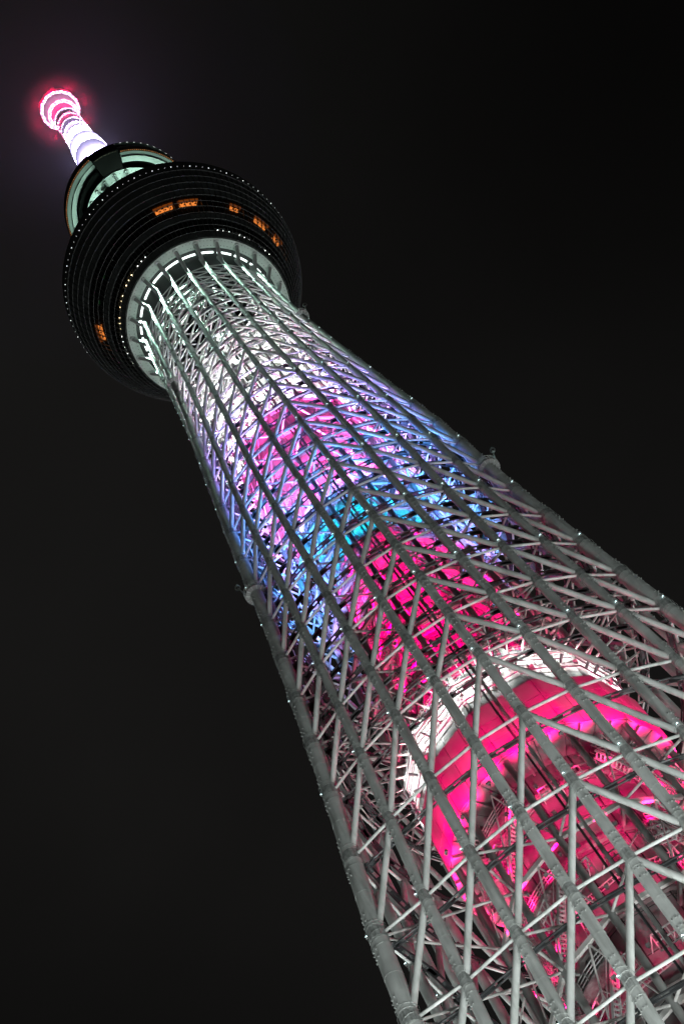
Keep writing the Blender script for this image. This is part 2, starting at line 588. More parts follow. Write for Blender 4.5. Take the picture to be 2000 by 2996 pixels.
# bolts and lifting lugs, wire hoops round the joints
lug = MB()
hoop = MB()
front = [k for k in KS if -6 <= k <= 6]
for i, z in enumerate(LV):
    if not 70 < z < 262:
        continue
    for k in front:
        for dz in (-3.4, -2.3, 2.2, 3.2):
            p = plan(k, z + dz)
            r = col_r(k, z)
            o = p * np.array([1, 1, 0])
            o /= np.linalg.norm(o)
            tdir = np.array([-o[1], o[0], 0])
            for sgn in (-0.55, 0.0, 0.5):
                d = o * math.cos(sgn) + tdir * math.sin(sgn)
                lug.beam(p + d * (r - 0.03), p + d * (r + 0.16), 0.11, 0.16)
        if z < 235:
            r = col_r(k, z)
            for q in range(5):
                zz = z - 1.8 + q * 0.8
                p = plan(k, zz)
                rr = r + 0.10 + 0.10 * random.random()
                off = random.uniform(-.06, .06)
                pts = [p + np.array([rr * math.cos(a) + off, rr * math.sin(a), 0.28 * math.sin(a * 1.0 + q)]) for a in np.linspace(0, 2 * PI, 15)]
                hoop.poly(pts, 0.022, 4, False)
lug.build("bolt_lug", M['collar'], tower, False, "stuff")
hoop.build("wire_hoop", M['wire'], tower, True, "stuff")

# small marker lamps on every second joint
_a = MB()
_a.beam((-0.45, 0.1, -0.05), (0.05, 0, -0.05), 0.16, 0.12)
_a.tube((0, 0, -0.1), (0, 0, 0.08), 0.12, None, 8)
arm_me = _a.mesh("lamp_arm", M['collar'])
for i, z in enumerate(LV):
    if z < 80 or (i % 2 == 0 and z < 262) or z > 318:
        continue
    for k in KS:
        if not -8 <= k <= 8:
            continue
        p = plan(k, z + 0.9)
        o = p * np.array([1, 1, 0])
        o /= np.linalg.norm(o)
        t = np.array([-o[1], o[0], 0])
        q = p + (o * 0.8 - t * 0.6) / 1.0 * (col_r(k, z) + 0.16)
        s = 0.13 if z < 262 else 0.12
        arm = link("marker_lamp", arm_me, tower, Matrix.Translation(Vector(q)) @ Matrix.Rotation(math.atan2(o[1], o[0]), 4, 'Z'))
        link("lamp_globe", unit_ball(M['lamp_c']), arm, at((0, 0, 0.12), s))

# round service platforms clasping the corner columns
for k in (-4, 4, 12):
    for z in (192.6, 289.0):
        p = plan(k, z)
        r = col_r(k, z)
        b = MB()
        b.lathe([(r + 0.02, 0), (r + 0.85, 0), (r + 0.85, 0.12), (r + 0.02, 0.12)], 24, close=True)
        plat = b.build("service_platform", M['floor'], tower)
        plat.matrix_local = Matrix.Translation(Vector(p))
        b = MB()
        for q in range(12):
            a = 2 * PI * q / 12
            c, s = math.cos(a), math.sin(a)
            b.tube(((r + 0.82) * c, (r + 0.82) * s, 0), ((r + 0.9) * c, (r + 0.9) * s, 1.25), 0.035, None, 5)
            b.beam(((r + .05) * c, (r + .05) * s, -0.12), ((r + 0.82) * c, (r + 0.82) * s, -0.06), 0.09, 0.14)
        for hz in (0.6, 1.22):
            b.poly([((r + 0.87) * math.cos(a), (r + 0.87) * math.sin(a), hz) for a in np.linspace(0, 2 * PI, 25)], 0.04, 5, False)
        rl = b.build("railing", M['wire'], plat)
        o = p * np.array([1, 1, 0])
        o /= np.linalg.norm(o)
        b = MB()
        q0 = o * (r + 0.9)
        b.tube(q0 + np.array([0, 0, 0.6]), q0 + o * 0.55 + np.array([0, 0, 2.5]), 0.12, 0.09, 6)
        b.lathe([(0.42, 2.35), (0.5, 2.6), (0.42, 2.85)], 12)
        for vi in range(len(b.v) - 36, len(b.v)):
            v = b.v[vi]
            b.v[vi] = (v[0] + q0[0] + o[0] * 0.6, v[1] + q0[1] + o[1] * 0.6, v[2])
        b.build("obstruction_lamp", M['wire'], plat)

# ------------------------------------------------------------------ inner frame
VIS = [z for z in LV if z > 60]


def r_in(z):
    return float(np.interp(z, [60, 140, 200, 260, 330], [15.6, 15.6, 14.4, 13.2, 12.6]))


AIN = [AZ0 + 15 + 30 * q for q in range(12)]
for a in AIN:
    b = MB()
    zs = [40] + VIS
    b.poly([pol(r_in(z), a, z) for z in zs], [0.46] * len(zs), 10)
    b.build("inner_column", M['inner'], tower)
ring_b, rad, tie = [], [], []
for z in VIS:
    if 122 < z < 145:
        continue
    for q, a in enumerate(AIN):
        ring_b.append((pol(r_in(z), a, z - 0.1), pol(r_in(z), a + 30, z - 0.1), 0.42, 0.62))
        for k in (2 * q, 2 * q + 2):
            kk = k if k <= 12 else k - 24
            rad.append((pol(r_in(z), a, z - 0.15), plan(kk, z - 0.15), 0.17))
        tie.append((pol(11.3 if z < 129 else 9.2, a, z - 0.2), pol(r_in(z), a, z - 0.2), 0.34, 0.5))
struts("ring_beam", ring_b, M['beam'], tower, box=True)
struts("radial_strut", rad, M['beam'], tower, 8)
struts("tie_beam", tie, M['inner'], tower, box=True)

# lighter K bracing between the inner columns beside the corners
kb = []
for i in range(len(VIS) - 1):
    z0, z1 = VIS[i], VIS[i + 1]
    if 122 < z0 < 145 or z1 > 300:
        continue
    zm = (z0 + z1) / 2
    for q, a in enumerate(AIN):
        if (q % 4) in (1, 2, 0):
            am = a + 15
            mid = pol(r_in(zm) * math.cos(math.radians(15)), am, z1 - 0.3)
            kb.append((pol(r_in(z0), a, z0), mid, 0.11))
            kb.append((pol(r_in(z0), a + 30, z0), mid, 0.11))
struts("inner_brace", kb, M['beam'], tower, 6)

# dark service pipes running round inside the lattice
pp = MB()
pp.poly([(-0.30, 0, 0), (-0.30, 0, 1)], 0.13, 6)
pp.poly([(0.30, 0, 0), (0.30, 0, 1)], 0.13, 6)
for t in (0.03, 0.5, 0.97):
    pp.beam((-0.42, 0, t), (0.42, 0, t), 0.02, 0.30)
pipe_me = pp.mesh("pipe_run", M['pipe'], False)
runs = []
for i, z in enumerate(VIS):
    for k in KS:
        for dz, ins in ((-1.7, 1.6),) + (((-4.6, 2.6),) if 145 < z < 260 else ()):
            runs.append((plan(k, z + dz, ins), plan(k + 1 if k < 12 else -11, z + dz, ins), 0.6))
runs.sort(key=lambda t: -score(*t))
rest = MB()
for i, (p, q, _) in enumerate(runs):
    if i < 300:
        link("pipe_run", pipe_me, tower, between(p, q, 1.0, 1.0))
    else:
        for dz in (-0.3, 0.3):
            e = np.array([0, 0, dz])
            rest.tube(p + e, q + e, 0.13, None, 5, False)
rest.build("pipe_run", M['pipe'], tower, True, "stuff")

# vertical riser pipes just behind the middle line of the faces
for f in range(3):
    for dx, r in ((-1.9, 0.15), (-1.2, 0.22)):
        b = MB()
        zs = [40] + VIS
        pts = []
        for z in zs:
            a = math.radians(AZ0 + 120 * f)
            rr = float(np.interp(z, ZT, RM)) - 3.6
            pts.append((rr * math.cos(a) - dx * math.sin(a), rr * math.sin(a) + dx * math.cos(a), z))
        b.poly(pts, r, 8)
        b.build("riser_pipe", M['inner' if r > 0.2 else 'pipe'], tower)

# ------------------------------------------------------------------ core shaft
CORE_R = 8.7
core = MB()
CORE_LOW = 11.2


def core_r(z):
    return CORE_LOW if z < 129 else CORE_R


core.lathe([(CORE_LOW / math.cos(PI / 12), 0), (CORE_LOW / math.cos(PI / 12), 129.5), (CORE_R / math.cos(PI / 12), 129.5), (CORE_R / math.cos(PI / 12), 306)], 12, AZ0 + 15, AZ0 + 375)
core_o = core.build("core_shaft", M['backing'], tower, False)
pan = []
z = 56.0
row = 0
while z < 303:
    h = 5.2
    for q in range(12):
        a = AZ0 + 30 * q
        w = 2 * core_r(z + h) * math.tan(PI / 12) / 2
        for s in (-0.5, 0.5):
            c = pol(core_r(z + h) + 0.10, a, z + h / 2)
            t = np.array([-math.sin(math.radians(a)), math.cos(math.radians(a)), 0]) * s * w
            pan.append((c + t, a, w - 0.20, h - 0.20))
    z += h
    row += 1


def panel_mtx(c, a, w, h):
    a = math.radians(a)
    o, t = Vector((math.cos(a), math.sin(a), 0)), Vector((-math.sin(a), math.cos(a), 0))
    return Matrix(((t.x * w, o.x * 0.12, 0, c[0]), (t.y * w, o.y * 0.12, 0, c[1]), (0, 0, h, c[2] - h / 2), (0, 0, 0, 1)))


pan.sort(key=lambda t: -score(t[0] - np.array([0, 0, t[3] / 2]), t[0] + np.array([0, 0, t[3] / 2]), t[2]))
restm = MB()
for i, (c, a, w, h) in enumerate(pan):
    mt = panel_mtx(c, a, w, h)
    if i < 300:
        link("wall_panel", unit_box(M['panel']), core_o, mt)
    else:
        vs = [mt @ Vector(p) for p in ((-.5, -.5, 0), (.5, -.5, 0), (.5, .5, 0), (-.5, .5, 0), (-.5, -.5, 1), (.5, -.5, 1), (.5, .5, 1), (-.5, .5, 1))]
        restm.add(vs, [(3, 2, 1, 0), (4, 5, 6, 7), (0, 1, 5, 4), (1, 2, 6, 5), (2, 3, 7, 6), (3, 0, 4, 7)])
restm.build("wall_panel", M['panel'], core_o, False, "stuff")

# flat flange rings round the core
for i, z in enumerate(np.arange(62, 300, 5.2)):
    if i % 2 == 0:
        b = MB()
        r = (core_r(z) + 0.15) / math.cos(PI / 12)
        b.lathe([(r, z - 0.3), (r + 0.55, z - 0.3), (r + 0.55, z + 0.3), (r, z + 0.3)], 12, AZ0 + 15, AZ0 + 375, close=True)
        b.build("flange_ring", M['inner'], core_o, False)

# balconies with railings and stairs climbing round the core
RB = CORE_R + 0.4


def hexr(a, r):
    d = ((a - AZ0 + 15) % 30) - 15
    return r / math.cos(math.radians(d))


for i, z in enumerate([z for z in VIS if 80 < z < 300]):
    b = MB()
    RB = core_r(z) + 0.4
    prof = [(RB, z - 2.2), (RB + 2.3, z - 2.2), (RB + 2.3, z - 2.05), (RB, z - 2.05)]
    for f in range(3):
        for lo in (-58, 24):
            s0 = AZ0 + 120 * f + lo + (i % 2) * 3
            b = MB()
            b.lathe(prof, 6, s0, s0 + 32, close=True)
            bal = b.build("balcony", M['floor'], tower, False)
            b = MB()
            ro = RB + 2.25
            for a in np.linspace(s0, s0 + 32, 6):
                b.beam(pol(ro, a, z - 2.1), pol(ro, a, z - 0.75), 0.10, 0.10)
            for hz in (-1.7, -1.25, -0.75):
                pts = [pol(ro, a, z + hz) for a in np.linspace(s0, s0 + 32, 6)]
                for p, q in zip(pts[:-1], pts[1:]):
                    b.beam(p, q, 0.09, 0.10)
            b.build("railing", M['rail'], bal, False)
zz = [z for z in VIS if 80 < z < 304]
for i in range(len(zz) - 1):
    z0, z1 = zz[i] - 2.1, zz[i + 1] - 2.1
    RB = core_r(z0) + 0.4 - (0.9 if z0 < 129 else 0)
    for a0, dirn in ((AZ0 - 62, 1), (AZ0 + 62, -1), (AZ0 + 180, 1)):
        b = MB()
        npt = 16
        for off in (2.5, 3.5):
            pts = [pol(RB + off, a0 + dirn * 38 * t, z0 + (z1 - z0) * t) for t in np.linspace(0, 1, npt)]
            for p, q in zip(pts[:-1], pts[1:]):
                b.beam(p, q, 0.12, 0.36)
            for p, q in zip(pts[:-1], pts[1:]):
                b.beam(p + np.array([0, 0, 1.1]), q + np.array([0, 0, 1.1]), 0.08, 0.09)
        for t in np.linspace(0.02, 0.98, 30):
            a = a0 + dirn * 38 * t
            zt = z0 + (z1 - z0) * t
            b.beam(pol(RB + 2.5, a, zt), pol(RB + 3.5, a, zt), 0.26, 0.05)
        b.build("stair_flight", M['rail'], tower, False)

# ladder-like equipment frames hung on the balconies
for i, z in enumerate([z for z in VIS if 85 < z < 262]):
    for a in (AZ0 - 78, AZ0 - 50, AZ0 - 24, AZ0 - 6, AZ0 + 14, AZ0 + 40, AZ0 + 66, AZ0 + 150, AZ0 - 130):
        b = MB()
        hh, ww = 1.6 + 1.4 * random.random(), 2.2 + 1.8 * random.random()
        RB = core_r(z) + 0.4 - (0.5 if z < 129 else 0)
        c = pol(RB + 3.0, a + (i % 3) * 4, z - 6.2)
        t = np.array([-math.sin(math.radians(a)), math.cos(math.radians(a)), 0])
        for q in range(4):
            e = t * (q / 3 - 0.5) * ww
            b.beam(c + e, c + e + np.array([0, 0, hh]), 0.13, 0.13)
        for q in range(3):
            e = np.array([0, 0, hh * q / 2])
            b.beam(c - t * ww / 2 + e, c + t * ww / 2 + e, 0.13, 0.13)
        inn = pol(RB - 0.2, a, z - 6.2) - c
        for q in (0, 3):
            e = t * (q / 3 - 0.5) * ww
            b.beam(c + e + np.array([0, 0, hh]), c + e + inn + np.array([0, 0, hh]), 0.12, 0.12)
        b.build("equipment_frame", M['rail'], tower, False)


# cable trays between the balconies, with rungs, and raking lattice girders on the core wall
for i in range(len(zz) - 1):
    zm = (zz[i] + zz[i + 1]) / 2
    if 118 < zm < 150 or zm > 262:
        continue
    rr = core_r(zm) + 3.6 - (2.4 if zm < 129 else 0)
    for q in range(12):
        a0 = AZ0 + 30 * q + 3
        p, e = pol(rr, a0, zm), pol(rr, a0 + 24, zm)
        d = e - p
        o = pol(1, a0 + 12, 0)
        b = MB()
        for w in (-0.35, 0.35):
            b.beam(p + o * w, e + o * w, 0.07, 0.14)
        for t in np.linspace(0.04, 0.96, 9):
            b.beam(p + d * t - o * 0.35, p + d * t + o * 0.35, 0.07, 0.06)
        b.build("cable_tray", M['rail'], tower, False)
    for a0, dd in ((AZ0 - 34, 9), (AZ0 + 30, -7), (AZ0 - 66, 6), (AZ0 + 86, 8), (AZ0 - 154, 8)):
        r2 = core_r(zm) + 1.6
        p, e = pol(r2, a0, zz[i] - 1.9), pol(r2 + 1.2, a0 + dd, zz[i + 1] - 2.4)
        o = pol(1, a0, 0)
        t_ = np.array([-o[1], o[0], 0])
        b = MB()
        ch = [o * 0.4, -o * 0.2 + t_ * 0.4, -o * 0.2 - t_ * 0.4]
        for c in ch:
            b.beam(p + c, e + c, 0.09, 0.09)
        for n_ in range(9):
            f0, f1 = n_ / 9, (n_ + 1) / 9
            b.beam(p + (e - p) * f0 + ch[n_ % 3], p + (e - p) * f1 + ch[(n_ + 1) % 3], 0.06, 0.06)
            b.beam(p + (e - p) * f0 + ch[(n_ + 1) % 3], p + (e - p) * f1 + ch[(n_ + 2) % 3], 0.06, 0.06)
        b.build("lattice_girder", M['rail'], tower, False)

# ------------------------------------------------------------------ machine housings and floors
def housing(z0, z1, z2, R0, R1, name):
    b = MB()
    b.lathe([(CORE_R + 0.3, z0), (R0 - 0.15, z0), (R0 - 0.15, z1), (R1 - 0.15, z1 + 0.01), (R1 - 0.15, z2), (CORE_R + 0.3, z2)], 12, AZ0 + 15, AZ0 + 375)
    h = b.build(name, M['backing'], tower, False)
    for zz0, zz1, R, rows in ((z0, z1, R0, 3), (z1 + 0.1, z2, R1, 2)):
        ap = R * math.cos(PI / 12)
        side = 2 * R * math.sin(PI / 12)
        for q in range(12):
            a = AZ0 + 30 * q
            t = np.array([-math.sin(math.radians(a)), math.cos(math.radians(a)), 0])
            for cidx in range(3):
                for rr in range(rows):
                    hh = (zz1 - zz0) / rows
                    c = pol(ap - 0.02, a, zz0 + hh * (rr + 0.5)) + t * side / 3 * (cidx - 1)
                    link("cladding_panel", unit_box(M['panel']), h, panel_mtx(c, a, side / 3 - 0.07, hh - 0.07))
    for zz_, R in ((z2, R1),):
        b = MB()
        b.lathe([(R - 0.4, zz_ - 0.15), (R + 0.30, zz_ - 0.15), (R + 0.30, zz_ + 0.15), (R - 0.4, zz_ + 0.15)], 12, AZ0 + 15, AZ0 + 375, close=True)
        b.build("edge_beam", M['inner'], h, False)
    for q in range(24):
        b = MB()
        b.lathe([(CORE_LOW + 0.2 if z0 < 140 else CORE_R + 0.3, z0 - 0.02), (R0 - 0.25, z0 - 0.02), (R0 - 0.25, z0 - 0.08), (CORE_LOW + 0.2 if z0 < 140 else CORE_R + 0.3, z0 - 0.08)],
                1, AZ0 + 15 * q + 0.25, AZ0 + 15 * q + 14.75, close=True)
        b.build("underside_panel", M['panel'], h, False)
    for q in range(24):
        link("joist", unit_box(M['inner']), h, between(pol(CORE_R + .5, AZ0 + 15 * q + 7, z0 - 0.35), pol(R0 - 0.3, AZ0 + 15 * q + 7, z0 - 0.35), 0.3, 0.5))


housing(128.6, 138.6, 145.4, 16.5, 15.9, "machine_housing")
housing(227.5, 246.8, 252.5, 13.3, 12.6, "machine_housing")


def deck_floor(z, R, name="service_floor", fm='inner'):
    b = MB()
    b.lathe([(CORE_R + 0.3, z), (R, z), (R, z + 0.35), (CORE_R + 0.3, z + 0.35)], 36, close=True)
    fl = b.build(name, M[fm], tower, False)
    for q in range(24):
        a = AZ0 + 15 * q + 4
        link("joist", unit_box(M['inner']), fl, between(pol(CORE_R + .4, a, z - 0.28), pol(R - 0.1, a, z - 0.28), 0.28, 0.5))
    b = MB()
    for q in range(60):
        b.beam(pol(R - .1, 6 * q, z + .3), pol(R - .1, 6 * q, z + 1.5), .08, .08)
    for hz in (.9, 1.45):
        pts = [pol(R - .1, a, z + hz) for a in np.linspace(0, 360, 61)]
        for p, q in zip(pts[:-1], pts[1:]):
            b.beam(p, q, .07, .08)
    b.build("railing", M['rail'], fl, False, "stuff")
    for q in range(14):
        a = random.uniform(0, 360)
        r = random.uniform(CORE_R + 1.6, R - 1.2)
        s = random.uniform(0.7, 1.5)
        hgt = random.uniform(1.0, 2.6)
        p = pol(r, a, z + 0.36)
        bb = MB()
        bb.beam(p, p + np.array([0, 0, hgt]), s, s * 0.7)
        bb.beam(p + np.array([0, 0, hgt]), p + np.array([0, 0, hgt + .12]), s + .12, s * 0.7 + .12)
        bb.build("equipment_cabinet", M['inner' if q % 3 else 'floor'], fl, False)


deck_floor(147.2, 15.0, fm='floor')
# pipes, cabinets and brackets on the wall of the housing under that floor
for z_, r_, rr in ((141.3, 16.35, 0.09), (143.2, 16.5, 0.08), (144.9, 16.6, 0.13)):
    for q in range(12):
        link("service_pipe", unit_cyl(M['pipe'], 8), tower, between(pol(r_, AZ0 + 15 + 30 * q, z_), pol(r_, AZ0 + 45 + 30 * q, z_), rr))
for q in range(48):
    a = AZ0 + 7.5 * q + random.uniform(-2, 2)
    rw = 15.9 * math.cos(PI / 12) / math.cos(math.radians(((a - AZ0 + 15) % 30) - 15))
    z_ = random.uniform(139.6, 143.2)
    if q % 3 == 0:
        link("wall_cabinet", unit_box(M['floor']), tower, between(pol(rw + 0.35, a, z_), pol(rw + 0.35, a, z_ + random.uniform(0.7, 1.6)), 0.9, 0.5))
    else:
        link("pipe_bracket", unit_box(M['pipe']), tower, between(pol(rw, a, 142.9), pol(rw + 1.2, a, 143.3), 0.14, 0.5))
# open steel platform reaching from the floor out to the lattice
pb = []
for k2 in range(48):
    k = k2 / 2 - 11
    e = plan(k, 147.0, 1.4)
    a = math.degrees(math.atan2(e[1], e[0]))
    pb.append((pol(15.1, a, 147.0), e, 0.16, 0.30))
for ins in (1.6, 3.2, 4.8):
    for k2 in range(24):
        k = k2 - 11
        pb.append((plan(k, 147.3, ins), plan(k + 1 if k < 12 else -11, 147.3, ins), 0.14, 0.24))
struts("platform_beam", pb, M['beam'], tower, box=True)
for z_, R_ in ((256.0, 12.8), (264.5, 12.2), (273, 12.4), (281.5, 11.8), (289.5, 12.0)):
    deck_floor(z_, R_)

# dark maintenance boom slung inside the upper lattice
b = MB()
p0, p1 = pol(14.2, AZ0 + 11, 305.5), pol(14.4, AZ0 + 13, 283.0)
b.beam(p0, p1, 0.42, 0.42)
b.beam(p0, p0 + np.array([0.9, 0.3, 0.6]), 0.3, 0.3)
b.beam(p1, p1 + np.array([0.2, 0.1, -3.6]), 0.2, 0.2)
b.build("maintenance_boom", M['pipe'], tower, False)

# dish and panel antennas in the white section
for i in range(26):
    z_ = random.uniform(248, 296)
    a = AZ0 + random.uniform(-95, 95)
    p = pol(r_in(z_) + random.uniform(-1.0, 1.6), a, z_)
    b = MB()
    o = np.array([math.cos(math.radians(a)), math.sin(math.radians(a)), -0.2])
    o /= np.linalg.norm(o)
    rr = random.uniform(0.5, 1.0)
    b.poly([p, p + o * 0.25, p + o * 0.45], [0.2, rr * 0.8, rr], 14)
    b.tube(p - o * 0.8, p, 0.12, None, 6)
    b.build("dish_antenna", M['inner'], tower)

# housings of the floodlights, each just behind its light
fb = MB()
for p, q in FIXTURES:
    p, q = np.array(p), np.array(q)
    d = (q - p) / np.linalg.norm(q - p)
    fb.beam(p - d * 0.75, p - d * 0.32, 0.5, 0.34)
    fb.beam(p - d * 0.55 - np.array([0, 0, 0.5]), p - d * 0.55, 0.12, 0.12)
fb.build("floodlight_housing", M['floor'], tower, False, "stuff")

# ------------------------------------------------------------------ lower observation deck
ZR = [335.0, 337.2, 339.3, 341.6, 343.8, 346.1, 348.2, 350.6, 353.2, 356.1, 359.2, 363.0]
ZP = [335, 340, 345, 350, 355, 360, 364, 371]
RP = [20.88, 23.2, 25.4, 27.4, 29.2, 30.6, 31.3, 31.8]


def r_deck(z):
    return float(np.interp(z, ZP, RP))


deck_b = MB()
deck_b.lathe([(16.6, 336.3), (r_deck(336.3) - 0.7, 336.3), (r_deck(336.3) - 0.7, 337.1), (16.6, 337.1), (16.6, 350.9), (r_deck(350.9) - 0.5, 350.9),
              (r_deck(356.5) - 0.5, 356.5), (r_deck(363.1) - 0.5, 363.1), (31.35, 363.2), (31.8, 370.7), (28, 372.2), (11, 374.0)], 120, AZ0, AZ0 + 360)
deck = deck_b.build("observation_deck", M['interior'], tower, False)
for z_ in (339.4, 343.9):
    b = MB()
    b.lathe([(16.65, z_), (r_deck(z_) - 0.5, z_), (r_deck(z_) - 0.5, z_ + 0.7), (16.65, z_ + 0.7)], 60, close=True)
    b.build("floor_slab", M['interior'], deck, False)
# pale soffit
b = MB()
b.lathe([(18.45, 335.25), (18.5, 334.95), (20.8, 334.95), (20.86, 335.1)], 120, AZ0, AZ0 + 360)
sof = b.build("soffit", M['soffit'], deck, True)
b = MB()
b.lathe([(16.0, 337.0), (16.0, 335.8), (18.45, 335.8), (18.45, 335.2)], 96, AZ0, AZ0 + 360)
b.build("recess", M['interior'], deck, False)
dots = MB()
for q in range(144):
    for r in (19.1, 20.3):
        p = pol(r, AZ0 + 2.5 * q + 1, 334.95)
        dots.beam(p, p - np.array([0, 0, 0.14]), 0.13, 0.13)
dots.build("fixing_bolt", M['mullion'], sof, False, "stuff")
# raking props from the column heads to the soffit
for k in KS:
    a = AZ0 + 15 * k
    b = MB()
    b.poly([plan(k, 327.2), pol(17.6, a, 329.6), pol(19.8, a, 334.9)], [0.30, 0.5, 0.5], 12)
    b.poly([pol(19.8, a, 334.5), pol(19.85, a, 334.75), pol(19.9, a, 334.93)], [0.72, 0.72, 0.6], 14)
    b.build("raking_prop", M['column'], deck)
# floodlights in the recess
flood_b = MB()
flood_b.add([(-.17, -.26, 0), (.17, -.26, 0), (.17, .26, 0), (-.17, .26, 0), (-.17, -.26, .25), (.17, -.26, .25), (.17, .26, .25), (-.17, .26, .25)],
            [(3, 2, 1, 0), (4, 5, 6, 7), (0, 1, 5, 4), (1, 2, 6, 5), (2, 3, 7, 6), (3, 0, 4, 7)])
flood_me = flood_b.mesh("floodlight", M['lamp_f'], False)
for k in KS:
    for q in range(8):
        a = AZ0 + 15 * k + 2.6 + q * 1.4
        link("floodlight", flood_me, deck, Matrix.Translation(Vector(pol(17.25, a, 335.2))) @ Matrix.Rotation(math.radians(a), 4, 'Z') @ Matrix.Scale(1.25, 4))
# inner ring of the roof of the lattice, seen past the column heads
b = MB()
b.lathe([(9.5, 336.6), (16.0, 336.6)], 48)
b.build("ceiling", M['interior'], deck, False)

# glazing: one pane per bay and row
WIN = {1, 2, 4, 5, 6}
panes = []
for r_i in range(len(ZR) - 1):
    z0, z1 = ZR[r_i], ZR[r_i + 1]
    for q in range(120):
        a = AZ0 + 3.0 * (q + 0.5)
        panes.append((r_i, a, z0, z1))


def pane_mesh(r_i, z0, z1, m):
    b = MB()
    ra, rb = r_deck(z0), r_deck(z1)
    g_ = 0.06
    ha = math.radians(1.5)
    vs = []
    for th in (0.0, -0.10):
        for r, z, sg in ((ra, z0 + g_, -1), (ra, z0 + g_, 1), (rb, z1 - g_, 1), (rb, z1 - g_, -1)):
            rr = r + th
            vs.append((rr * math.cos(ha), sg * (rr * math.sin(ha) - g_), z))
    b.add(vs, [(0, 1, 2, 3), (7, 6, 5, 4), (0, 4, 5, 1), (1, 5, 6, 2), (2, 6, 7, 3), (3, 7, 4, 0)])
    return b.mesh("pane", m, False)


pm = [pane_mesh(i, ZR[i], ZR[i + 1], M['glass'] if i in WIN else M['spandrel']) for i in range(len(ZR) - 1)]


def pane_score(t):
    r_i, a, z0, z1 = t
    p = pol(r_deck((z0 + z1) / 2), a, (z0 + z1) / 2)
    v = CAM - p
    nrm = np.array([math.cos(math.radians(a)) * 0.958, math.sin(math.radians(a)) * 0.958, -0.286])
    return (v @ nrm) / np.linalg.norm(v) * (z1 - z0)


panes.sort(key=lambda t: -pane_score(t))
rest_g, rest_s = MB(), MB()
for i, (r_i, a, z0, z1) in enumerate(panes):
    mt = Matrix.Rotation(math.radians(a), 4, 'Z')
    if i < 300:
        link("window_pane", pm[r_i], deck, mt)
    else:
        tgt = rest_g if r_i in WIN else rest_s
        me = pm[r_i]
        tgt.add([mt @ v.co for v in me.vertices], [tuple(p.vertices) for p in me.polygons])
rest_g.build("window_pane", M['glass'], deck, False, "stuff")
rest_s.build("cladding_pane", M['spandrel'], deck, False, "stuff")
for z_ in ZR:
    b = MB()
    r = r_deck(z_) + 0.02
    b.lathe([(r + .16, z_ - .03), (r + .285, z_ - .03), (r + .285, z_ + .03), (r + .16, z_ + .03)], 120, AZ0, AZ0 + 360, close=True)
    b.build("glazing_ring", M['gring'], deck, False)
mb = MB()
for w in (-.05, .05):
    mb.v += [(r_deck(z_) + d, w, z_ + (.05 if z_ < 336 else 0)) for z_ in ZR for d in (-.05, .27)]
nz = len(ZR)
for i_ in range(nz - 1):
    a, b2 = 2 * i_, 2 * i_ + 2 * nz
    mb.f += [(a, a + 1, a + 3, a + 2), (b2 + 2, b2 + 3, b2 + 1, b2), (a + 1, b2 + 1, b2 + 3, a + 3), (a + 2, b2 + 2, b2, a)]
mull = mb.mesh("mullion", M['mullion'], False)
for q in range(120):
    link("mullion", mull, deck, Matrix.Rotation(math.radians(AZ0 + 3.0 * q), 4, 'Z'))
# rim lamps
for q in range(120):
    a = AZ0 + 3.0 * q + 1.5
    if -200 < a < 40 or a - 360 > -200:
        link("rim_lamp", unit_ball(M['lamp_w']), deck, Matrix.Translation(Vector(pol(31.62, a, 366.0))) @ Matrix.Scale(0.05 if q % 3 else 0.10, 4))
# interior downlights, three to a bay
for g0 in (-45.2, -30.3, -13.5, 1.6, -103.9, -118.5, -133.3, -148.0, -160.8, -173.2):
    for d in (-3.8, 0, 3.8):
        warm = -160 < g0 < -110
        link("downlight", unit_ball(M['lamp_warm' if warm else 'lamp_d']), deck, at(pol(21.9, g0 + d, 338.7), 0.17 if warm else 0.13))
# lit rooms behind the glass, light painted as bright and dim glowing ceiling strips
for a0, a1 in ((-80.2, -70.1), (-66.1, -56.1), (-36.9, -31.5), (-21.0, -12.1), (-5.5, 0.6), (-165.9, -156.7)):
    b = MB()
    b.lathe([(25.2, 350.1), (26.1, 350.1), (26.1, 350.3), (25.2, 350.3)], 10, a0, a1, close=True)
    rm_ = b.build("lit_ceiling", M['lamp_o'], deck, False)
    b = MB()
    b.lathe([(26.12, 350.15), (26.9, 350.15), (26.9, 350.32), (26.12, 350.32)], 10, a0 - .6, a1 + .6, close=True)
    b.build("dim_ceiling_glow", M['lamp_o2'], rm_, False)
    for q in range(6):
        a = a0 + (a1 - a0) * (0.12 + 0.152 * q)
        bb = MB()
        p = pol(26.3 - 0.45 * (q % 2), a, 350.1)
        bb.tube(p, p - np.array([0, 0, .3]), .05, None, 5)
        bb.poly([p - np.array([0, 0, .3]), p - np.array([0, 0, .6])], [.08, .22], 10)
        bb.build("pendant_lamp", M['interior'], rm_)
for a0 in (-142, -127.2):
    b = MB()
    b.lathe([(25.3, 348.2), (25.6, 348.2), (25.6, 348.5), (25.3, 348.5)], 3, a0 - .8, a0 + 1.0, close=True)
    b.build("exit_light", M['lamp_g'], deck, False)

# ------------------------------------------------------------------ shaft between the decks and the upper deck
b = MB()
b.lathe([(10.5, 372), (10.0, 437)], 24)
b.build("upper_shaft", M['column'], tower)


def spiral(az):
    d = (-94 - az) % 360
    return 447.0 - 7.5 * min(d, 335) / 335 - 444.0


